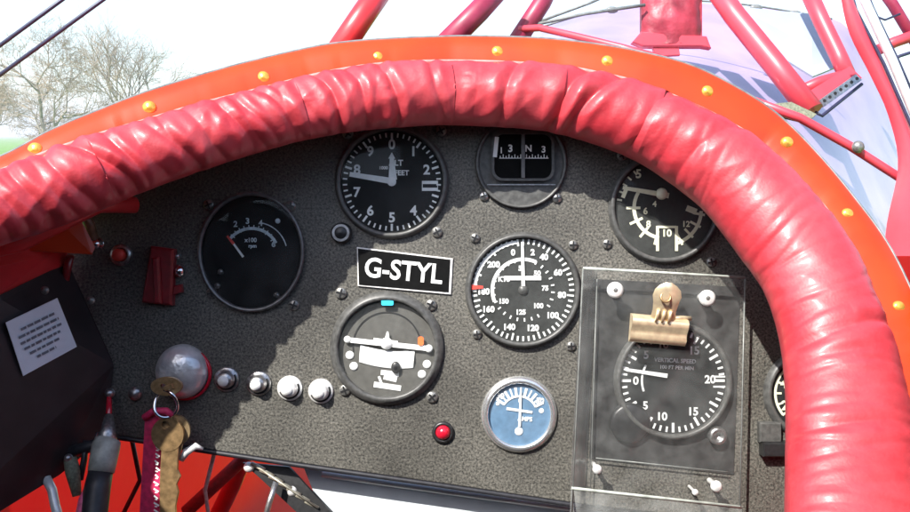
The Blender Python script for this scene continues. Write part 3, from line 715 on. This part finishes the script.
# red fabric of the fuselage side and floor (real skin, lit through)
def wall(sgn, top, h0, h1):
    w_ = MB(); rows = []
    for i in range(40):
        h = h0 + (h1-h0)*i/39; x = sgn*(440 + (30 if h > 60 else 0) - max(0, -h)*.07)
        t_ = top + (min(h, 400)-60)*.26 if h > 60 else top
        rows.append([(x - sgn*(30*(g/11)**2*6 if g > 7 else 0), t_ - (t_+760)*g/11, h) for g in range(12)])
    w_.grid(rows); return w_
sw = wall(-1, 0, 60, -1200).build('fuselage_side', REDCLOTH, None, (-440, -700, 0)); tag(sw, 'bright red fabric fuselage side seen below and left of the panel', 'fuselage side')
sw = wall(1, 0, 60, -1200).build('fuselage_side', REDCLOTH, None, (440, -700, 0)); tag(sw, 'red fabric fuselage side behind the right hand end of the panel', 'fuselage side')
for sg, wd in ((-1, 'left'), (1, 'right')):
    lw_ = wall(sg, 0, 950, 61).build('bounce_lining', mat('lining_grey', (.06, .06, .06), .7), None, (sg*470, -700, 500)); tag(lw_, 'unseen dark grey lining added on the %s cockpit side against red bounce' % wd, 'lining')  # unseen grey walls, added to stop red bounce and bright dial reflections
fb = MB(); fb.box(0, 0, 0, 940, 2150, 6)
fb = fb.build('cockpit_floor', SIDE, None); fb.matrix_world = M @ Matrix.Translation(Vector((0, -770, -125))*S) @ Matrix.Rotation(PI/2, 4, 'X'); fb['kind'] = 'structure'
# unseen block behind the viewer, added to dim sky fill and dial reflections
sbk = MB(); sbk.prism(rrect(-500, -790, 500, 170, 60), 960, 990, 6); sbk.prism(rrect(-110, 100, 210, 460, 100), 962, 1060, 12); sbk = sbk.build('rear_light_block', SIDE, None, (0, -760, 975)); tag(sbk, 'dark unseen bulkhead added behind the viewer to block sky light', 'light blocker')

# red tube and gusset under the padding
t1 = MB().tube([q(-60, 262, 120), q(20, 243, 90), q(98, 205, 50), q(135, 205, 20)], 8, 14).build('frame_tube', REDPAINT, None, q(20, 243, 90)); tag(t1, 'round red frame tube running just under the left padding', 'frame tube')
t2 = MB().slab([q(18, 250, 62), q(92, 254, 40), q(95, 247, 38), q(79, 216, 44), q(60, 222, 52)], 4).build('gusset', ORANGE, None, q(60, 250, 50)); tag(t2, 'bright red orange triangular gusset plate under the left padding', 'gusset plate')
t3 = MB().tube([q(70, 256, 20), q(66, 275, 14), q(63, 300, 8)], 4, 10).build('frame_strut', DKRED, None, q(66, 275, 14)); tag(t3, 'short dark red strut beside the top corner of the black side panel', 'strut')
t4 = MB().slab([q(-120, 300, 150), q(0, 294, 90), q(66, 262, 12), q(70, 240, 12), q(0, 244, 95), q(-120, 262, 150)], 4).build('longeron_panel', REDPAINT, None, q(0, 290, 90)); tag(t4, 'dark red painted panel between padding and black side panel', 'panel')

# ---------------------------------------------------------------- throttle lever at the lower left
T = thing('throttle_lever', 'grey and black lever with a thin red stem at the lower left of the panel', 'lever', q(100, 512, 50))
tb = Vector(q(100, 512, 50))
def tq(x, y, h): return q(x, y, h) - tb
MB().tube([tq(109, 396, 14), tq(109, 410, 20), tq(108, 424, 28)], [2.4, 3, 2.4], 10).build('red_stem', REDLENS, T)
MB().dome(tq(110, 393, 12).x, tq(110, 393, 12).y, 5, tq(110, 393, 12).z, 6, 14).build('stem_knob', STEEL, T)
MB().tube([tq(109, 415, 26), tq(108, 430, 34), tq(106, 445, 42)], [4, 7, 11], 14).build('neck', STEEL, T)
MB().tube([tq(108, 440, 42), tq(106, 446, 45), tq(103, 462, 52), tq(101, 472, 55)], [12, 13, 12.5, 12], 20).build('collar', mat('lever_grey', (.3, .31, .28), .45, nscale=120, var=.4), T)
MB().tube([tq(101, 470, 55), tq(97, 490, 62), tq(92, 530, 75), tq(88, 570, 90)], [11, 12, 12, 12], 20).build('grip', HOSE, T)
MB().tube([tq(98, 432, 38), tq(97, 440, 40), tq(99, 452, 44)], [2, 3.5, 2], 10).build('bright_clip', CHROME, T)
J = thing('cable_bracket', 'olive grey cable clamp with frayed wires left of the lever', 'bracket', q(72, 480, 45))
jb = Vector(q(72, 480, 45))
def jq(x, y, h): return q(x, y, h) - jb
MB().tube([jq(70, 458, 40), jq(73, 472, 42), jq(77, 496, 46)], [6, 7, 4], 12).build('clamp', OLIVE, J)
MB().dome(jq(70, 457, 40).x, jq(70, 457, 40).y, 4, jq(0, 0, 40).z+3, 5, 12).build('bolt', STEEL, J)
MB().tube([jq(86, 440, 30), jq(84, 460, 36), jq(80, 480, 40)], 3, 10).build('cable', HOSE, J)
MB().tube([jq(60, 455, 30), jq(88, 447, 32), jq(108, 440, 30)], 6, 10).build('cross_bar', HOSE, J)
cb = MB().tube([q(46, 478, 50), q(52, 490, 54), q(55, 505, 60), q(62, 530, 70)], 4.5, 10).build('control_cable', WSTEEL, None, q(55, 505, 60)); tag(cb, 'curved white cable crossing the red fabric at the lower left corner', 'cable')
cb = MB().tube([q(90, 488, 60), q(84, 500, 68), q(78, 530, 80)], 5, 10).build('control_cable', mat('pink_cable', (.7, .12, .25), .4), None, q(84, 500, 68)); tag(cb, 'pink sleeved cable beside the black lever grip', 'cable')

# ---------------------------------------------------------------- below the panel centre
fl = MB(); fl.slab([q(300, 455, -40), q(318, 500, -30), q(330, 560, -20), q(620, 590, -20), q(620, 490, -40)], 3)
fl = fl.build('footwell_tray', PALE, None, q(450, 520, -30)); tag(fl, 'pale grey metal tray below the centre of the panel', 'tray')
CH = thing('trim_chain', 'dark hinge strip with pale links running down beside the grey tray', 'hinge', q(290, 490, -20))
hb_ = Vector(q(290, 490, -20))
def cq(x, y, h): return q(x, y, h) - hb_
MB().slab([cq(244, 462, -18), cq(262, 478, -16), cq(318, 530, -10), cq(350, 530, -10), cq(312, 490, -16), cq(290, 466, -20)], 3).build('strip', BLACKP, CH)
lk = MB()
for i in range(7):
    p = cq(258+i*9, 466+i*6.3, -12); lk.tube([p+Vector((-7, 3, 0)), p+Vector((7, -4, 0))], 2.2, 8)
lk.tube([cq(256, 466, -10), cq(318, 508, -8)], 1.2, 6); lk.build('link', mat('link_metal', (.4, .38, .3), .4, metal=.5, nscale=300, var=.4), CH)
for x, y in ((249, 467), (292, 491)): p = cq(x, y, -14); MB().dome(p.x, p.y, 5.5, p.z, 5, 14).build('end_stud', WSTEEL, CH)
rd = MB().tube([q(276, 482, 0), q(270, 500, 6), q(262, 530, 12)], 3, 10).build('push_rod', STEEL, None, q(270, 500, 6)); tag(rd, 'thin grey rod dropping from the hinge strip across red fabric', 'rod')
rd = MB().tube([q(186, 512, -60), q(268, 436, -60)], 7, 12).build('fabric_batten', mat('batten_red', (.42, .03, .03), .5), None, q(210, 490, -60)); tag(rd, 'dull red diagonal batten behind the red fabric below the keys', 'batten')

t5 = strut0 = MB().tube([q(196, 560, -300), q(232, 486, -260), q(250, 440, -230)], 11, 14).build('frame_tube', mat('deep_red_tube', (.5, .012, .015), .4, coat=.3, nscale=60, var=.2), None, q(232, 486, -260)); tag(t5, 'red frame tube standing behind the keys under the panel', 'frame tube')  # a deeper red than the other frame tube
t6 = MB().tube([q(120, 520, -120), q(140, 480, -110), q(132, 440, -90)], 2.6, 8).build('loom_wire', HOSE, None, q(140, 480, -110)); tag(t6, 'thin black wire loom hanging between the lever and the pink strap', 'wire')
t7 = MB().tube([q(212, 540, -60), q(205, 490, -50), (214-455, 256-444, -12)], 2.2, 8).build('loom_wire', mat('wire_white', (.6, .6, .55), .5), None, q(205, 490, -50)); tag(t7, 'thin pale wire hanging below the panel right of the keys', 'wire')
lp = MB().tube([q(322, 474, -24), q(450, 492, -26), q(575, 509, -26)], 3.2, 8).build('tray_lip', PALE, fl, q(450, 492, -26)); lp.location = (q(450, 492, -26)-q(450, 520, -30))*S

# ---------------------------------------------------------------- forward fuselage and windscreen beyond the rim
rows = []
top = [(540, 30), (570, 18), (620, 7), (680, 3), (740, 6), (800, 14), (850, 30), (900, 120), (935, 260), (960, 420)]
bot = [(540, 60), (570, 70), (620, 85), (680, 100), (740, 130), (790, 165), (830, 215), (870, 270), (900, 340), (930, 440)]
tp = smooth_path([list(a) for a in top], 60); bt = smooth_path([list(a) for a in bot], 60)
for i in range(60):
    r_ = []
    for j in range(20):
        f = j/19; x = tp[i][0]*(1-f)+bt[i][0]*f; y = tp[i][1]*(1-f)+bt[i][1]*f
        hb2 = 20 + max(0, y-120)*.3; h = -700*(1-f) - 170*f + 12*math.sin(f*PI)
        r_.append(q(x, y, h))
    rows.append(r_)
dk = MB().grid(rows).build('lavender_screen', LAV, None, q(700, 60, -200)); tag(dk, 'smooth lavender windscreen sheet beyond the orange rim on the right, reflections in its colour', 'windscreen')  # windscreen sheet, its lavender reflections put into the colour
# blue-white pane between the struts, reflection put into its colour
pn = MB().slab([q(735, 8, -300), q(812, 16, -300), q(842, 66, -250), q(812, 78, -220), q(786, 62, -240), q(756, 40, -270)], 3).build('blue_patch', PALEBLUE, dk, q(790, 50, -250)); pn.location = (q(790, 50, -250)-q(700, 60, -200))*S
# stitched seam wire along the top of the lavender sheet
sm = MB().tube([q(x, y-1, -334) for x, y in smooth_path([[545, 27], [590, 14], [640, 6], [690, 2], [740, 5], [800, 14], [832, 20]], 30)], 1.4, 6).build('edge_cord', GREYBEAD, None, q(690, 2, -330)); tag(sm, 'thin grey cord along the far edge of the lavender sheet', 'cord')
for i, (x, y) in enumerate(((612, 10), (756, 8), (795, 14))):
    MB().dome(0, 0, 5, 0, 4, 10, sx=1.8).build('clip', GREYBEAD, sm).location = (q(x, y, -330)-q(690, 2, -330))*S

def strut(name, pts, rad, m, label, cat='strut', n=16):
    o = MB().tube([q(*p) for p in pts], rad, n).build(name, m, None, q(*pts[-1])); return tag(o, label, cat)
def strut_w(p): return p*(D+150)/D
strut('cabane_strut', [(377, -30, -150), (332, 48, -110)][0:2] and [(386, -18, -150), (364, 14, -130), (333, 60, -110)], 14.5, REDPAINT, 'thick bright red strut rising behind the rim, leftmost of all', 'strut')
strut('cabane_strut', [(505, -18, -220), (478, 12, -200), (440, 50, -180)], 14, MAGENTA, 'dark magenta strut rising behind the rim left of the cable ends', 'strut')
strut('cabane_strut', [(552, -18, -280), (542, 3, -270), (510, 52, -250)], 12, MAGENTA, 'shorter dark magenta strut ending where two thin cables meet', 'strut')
LS = strut('cabane_strut', [(706, -25, -260), (735, 16, -230), (775, 65, -190), (812, 112, -160)], 14, PINKP, 'long thick red strut slanting down to the bracket on the right', 'strut')
strut('cabane_strut', [(803, -20, -260), (822, 22, -235), (838, 55, -215), (848, 78, -200)], 10.5, PINKP, 'thinner red strut right of the long slanting one', 'strut')
strut('front_rim_strip', [(520, 29, -250), (540, 28, -230), (575, 36, -200), (620, 47, -170), (660, 58, -150)], 4.5, PINKP, 'thin red strip of the front cockpit edge just above the orange rim', 'rim strip')
strut('bracing_cable', [(533, 24, -262), (590, 3, -262), (620, -10, -262)], 1.8, GREYBEAD, 'grey bracing cable rising steeply from the short magenta strut', 'cable', 8)
strut('bracing_cable', [(533, 25, -258), (585, 14, -262), (645, 5, -270)], 2.2, GREYBEAD, 'grey bracing cable running nearly level towards the front headrest', 'cable', 8)
strut('flying_wire', [(-30, 67.5, 40), (62, 0, 0), (100, -28, 0)], 2.0, WIRE, 'upper of two thin dark flying wires crossing the sky', 'wire', 8)
strut('flying_wire', [(-30, 96.8, 40), (103, 0, 0), (140, -27, 0)], 2.0, WIRE, 'lower of two thin dark flying wires passing in front of the trees', 'wire', 8)

# headrest of the front seat
HR = thing('front_headrest', 'maroon buttoned leather headrest of the front seat at the top edge', 'headrest', q(672, 45, -280))
hb3 = Vector(q(672, 45, -280))
c = MB(); rows = []
for i in range(17):
    f = i/16; yy = 68*f; hw = 40 - 3*f
    rows.append([])
    for j in range(17):
        g = -1 + 2*j/16; bulge = 14*(1-abs(g)**3)*(.6+.4*math.sin(f*PI)) - 3*abs(math.sin(g*4))*abs(math.sin(f*7)) + 2*noise.noise(Vector((g*3, f*5, 1)))
        rows[-1].append((hw*g, yy, bulge))
c.grid(rows); c.box(0, 34, -12, 80, 68, 11); c.build('cushion', MAROON, HR)
c = MB(); c.prism([(-54, 2), (-40, -4), (38, -4), (50, -6), (44, 10), (-42, 16)], -6, 8, 2); c.build('lower_flap', PINKP, HR)
c = MB(); c.prism([(-22, -16), (10, -14), (8, -3), (-26, -4)], -4, 4, 1); c.build('tab', PINKP, HR)

# bracket between the struts
BR = thing('strut_bracket', 'red bracket with bright drilled strap joining the right hand struts', 'bracket', q(830, 100, -170))
bb = Vector(q(830, 100, -170))
def bq(x, y, h): return q(x, y, h) - bb
MB().tube([bq(798, 92, -180), bq(820, 82, -185), bq(850, 74, -190)], 7, 12).build('cross_tube', PINKP, BR)
MB().slab([bq(798, 98, -170), bq(816, 110, -165), bq(862, 78, -180), bq(850, 66, -185)], 4).build('plate', PINKP, BR)
MB().slab([bq(818, 101, -160), bq(824, 107, -160), bq(862, 80, -172), bq(856, 74, -172)], 3).build('drilled_strap', STEEL, BR)
dh = MB()
for i in range(7):
    p = bq(824+i*5.4, 101-i*3.7, -157+(-1.6)*i); dh.disc(p.x, p.y, 2.1, p.z+1.5, 10)
dh.build('drilled_holes', BLACKP, BR)
MB().tube([bq(815, 112, -158), bq(822, 116, -158), bq(862, 84, -170)], 2, 8).build('lower_edge', WIRE, BR)
ft = MB(); ft.slab([q(768, 106, -120), q(790, 104, -120), q(815, 116, -115), q(806, 124, -110), q(780, 118, -110)], 5)
ft = ft.build('foot_pad', OLIVE, LS, q(790, 115, -115)); ft.location = (q(790, 115, -115)-q(812, 112, -160))*S
# windscreen frame on the right
strut('lower_trim_tube', [(745, 98, -100), (800, 118, -100), (850, 146, -100), (900, 178, -100), (960, 215, -100)], 5, PINKP, 'slim pink red tube crossing the lavender sheet towards the right edge', 'trim tube')
sc_ = MB().dome(0, 0, 7, 0, 6, 14).build('trim_bolt', SCREW, None); sc_.matrix_world = M @ Matrix.Translation(q(858, 147, -92)*S); tag(sc_, 'dark round bolt on the slim pink red tube', 'bolt')
sf = MB(); rows = []
L_ = smooth_path([[838, -20], [848, 30], [870, 75], [888, 115], [898, 165], [886, 230], [884, 300], [905, 400]], 40)
R_ = smooth_path([[845, -20], [866, 30], [888, 75], [906, 115], [925, 165], [945, 230], [960, 300], [980, 400]], 40)
for a, b in zip(L_, R_): rows.append([q(a[0], a[1], -86), q(a[0]*.5+b[0]*.5, a[1]*.5+b[1]*.5, -76), q(b[0], b[1], -88), q(b[0], b[1], -96), q(a[0], a[1], -94)])
sf.grid(rows); sf = sf.build('windscreen_frame', PINKP, None, q(895, 120, -90)); tag(sf, 'broad pink red windscreen frame curving down the right edge of the picture', 'frame')
strut('frame_edge_tube', [(848, -20, -90), (856, 10, -90), (884, 64, -85), (915, 134, -80), (930, 170, -75)], 1.8, WIRE, 'dark thin edging next to the broad pink red frame', 'edging', 8)
strut('outer_frame_tube', [(855, -20, -100), (868, 8, -100), (893, 62, -96), (920, 128, -92), (935, 170, -88)], 5, WSTEEL, 'white outer tube parallel to the dark edging at the right edge', 'tube', 12)
strut('outer_frame_line', [(862, -20, -105), (873, 8, -105), (899, 62, -100), (925, 122, -96)], 1.6, WIRE, 'dark line tube outside the white tube at the right edge', 'edging', 8)
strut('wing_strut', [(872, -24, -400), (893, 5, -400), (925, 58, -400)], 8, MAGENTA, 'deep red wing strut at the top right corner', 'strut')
strut('wing_strut', [(878, 50, -390), (895, 42, -390), (930, 30, -390)], 8, PINKP, 'short level red strut below the top right corner', 'strut')
strut('wing_cable', [(870, 14, -380), (885, 20, -380), (900, 14, -380)], 1.6, WIRE, 'thin loose dark cable by the top right corner', 'cable', 8)
strut('wing_cable', [(889, 62, -380), (900, 56, -380), (925, 48, -380)], 2.4, WIRE, 'thicker dark cable under the short level strut', 'cable', 8)

# ---------------------------------------------------------------- outside: ground, trees
def wobj(name, verts, faces, m, parent=None, smooth=False):
    me = bpy.data.meshes.new(name); me.from_pydata(verts, [], faces); me.update(); me.materials.append(m)
    o = bpy.data.objects.new(name, me); C.objects.link(o)
    if parent: o.parent = parent
    return o
gr = wobj('ground', [(-3000, -3000, 0), (3000, -3000, 0), (3000, 3000, 0), (-3000, 3000, 0)], [(0, 1, 2, 3)], GRASS); gr['kind'] = 'structure'
def tree(x, y, height, spread, seed, label, top_lv=6):
    rng = random.Random(seed)
    e_ = bpy.data.objects.new('bare_tree', None); C.objects.link(e_); e_.location = (x, y, 0); tag(e_, label, 'tree', 'bare trees beyond the airfield')
    big = [[], []]; small = [[], []]
    def seg(a, b, r0, r1, store, n):
        d = (b-a).normalized(); u = d.orthogonal().normalized(); w = d.cross(u); o = len(store[0])
        for p, r in ((a, r0), (b, r1)):
            for k in range(n): store[0].append(p + (u*math.cos(2*PI*k/n) + w*math.sin(2*PI*k/n))*r)
        for k in range(n): store[1].append((o+k, o+(k+1) % n, o+n+(k+1) % n, o+n+k))
    def grow(p, d, ln, r, lv):
        st = big if lv < 3 else small; n = 6 if lv < 3 else 3; k = 3
        pts = [p]
        for i in range(k):
            d = (d + Vector((rng.uniform(-1, 1), rng.uniform(-1, 1), rng.uniform(-.5, .8)))*.17).normalized()
            q_ = pts[-1] + d*ln/k; seg(pts[-1], q_, r*(1-.35*i/k), r*(1-.35*(i+1)/k), st, n); pts.append(q_)
        if lv >= top_lv: return
        nb = rng.choice((3, 4, 4)) if lv < 5 else 3
        for b in range(nb):
            t = rng.uniform(.35, 1); s0 = pts[0].lerp(pts[-1], t) if b else pts[-1]
            an = d.orthogonal(); an.rotate(Matrix.Rotation(rng.uniform(0, 2*PI), 3, d)); 
            nd = (d + an.normalized()*rng.uniform(.45, 1.0)*spread).normalized()
            idx = min(k-1, int(t*k)) if b else k-1
            base = pts[idx].lerp(pts[idx+1], t*k-idx if b else 1)
            grow(base, nd, ln*rng.uniform(.66, .86), max(.011, r*.56), lv+1)
    grow(Vector((0, 0, 0)), Vector((0, 0, 1)), height*.26, height*.017, 0)
    wobj('trunk', [tuple(v) for v in big[0]], big[1], BARK, e_); wobj('crown', [tuple(v) for v in small[0]], small[1], TWIG, e_)
def place(px, dist): return ((px-455)/878*dist, dist)
tree(*place(50, 70), 13.6, 1.3, 3, 'broad bare tree nearer the left edge, crown full of fine twigs', 7)
tree(*place(128, 95), 18, 1.0, 8, 'slimmer bare tree standing to the right of the broad one')
tree(*place(-5, 110), 12, 1.0, 21, 'low bare tree cut by the left edge of the picture')

hz = bpy.data.meshes.new('haze'); X0, X1, Y0, Y1, Z0, Z1 = -3050, 3050, -3050, 3050, -1, 32
hz.from_pydata([(x, y, z) for z in (Z0, Z1) for x, y in ((X0, Y0), (X1, Y0), (X1, Y1), (X0, Y1))], [], [(3, 2, 1, 0), (4, 5, 6, 7), (0, 1, 5, 4), (1, 2, 6, 5), (2, 3, 7, 6), (3, 0, 4, 7)])
ho = bpy.data.objects.new('haze', hz); C.objects.link(ho); ho['kind'] = 'stuff'
hm = bpy.data.materials.new('haze_air'); hm.use_nodes = True; hn = hm.node_tree.nodes; hn.remove(hn['Principled BSDF'])
pv = hn.new('ShaderNodeVolumePrincipled'); pv.inputs['Color'].default_value = (.93, .96, 1, 1); pv.inputs['Density'].default_value = .0013
hm.node_tree.links.new(pv.outputs[0], hn['Material Output'].inputs['Volume']); hz.materials.append(hm)

# ---------------------------------------------------------------- light
w = bpy.data.worlds.new('World'); sc.world = w; w.use_nodes = True
N = w.node_tree.nodes; L = w.node_tree.links; bg = N['Background']
sk = N.new('ShaderNodeTexSky'); sk.sky_type = 'NISHITA'; sk.sun_disc = False
sdir = (R3 @ Vector((-.6, 1.0, 1.0))).normalized()
sk.sun_elevation = math.asin(sdir.z); sk.sun_rotation = math.atan2(sdir.x, sdir.y); sk.dust_density = 1.5; sk.air_density = 1.0; sk.altitude = 50
L.new(sk.outputs[0], bg.inputs[0]); bg.inputs[1].default_value = .15
sun = bpy.data.lights.new('sun', 'SUN'); sun.energy = 4.4; sun.angle = math.radians(.6); sun.color = (1, .965, .9)
so_ = bpy.data.objects.new('sun', sun); C.objects.link(so_); so_.rotation_euler = sdir.to_track_quat('Z', 'Y').to_euler()

cam = bpy.data.cameras.new('camera'); cam.sensor_width = 36; cam.lens = 36*878/910; cam.clip_start = .01; cam.clip_end = 8000
co = bpy.data.objects.new('camera', cam); C.objects.link(co); co.matrix_world = Matrix.Translation(EYE) @ R3.to_4x4(); sc.camera = co
sc.view_settings.view_transform = 'Standard'; sc.view_settings.look = 'None'; sc.view_settings.gamma = 1; sc.view_settings.exposure = 1.12
sc.cycles.max_bounces = 8; sc.cycles.transparent_max_bounces = 12
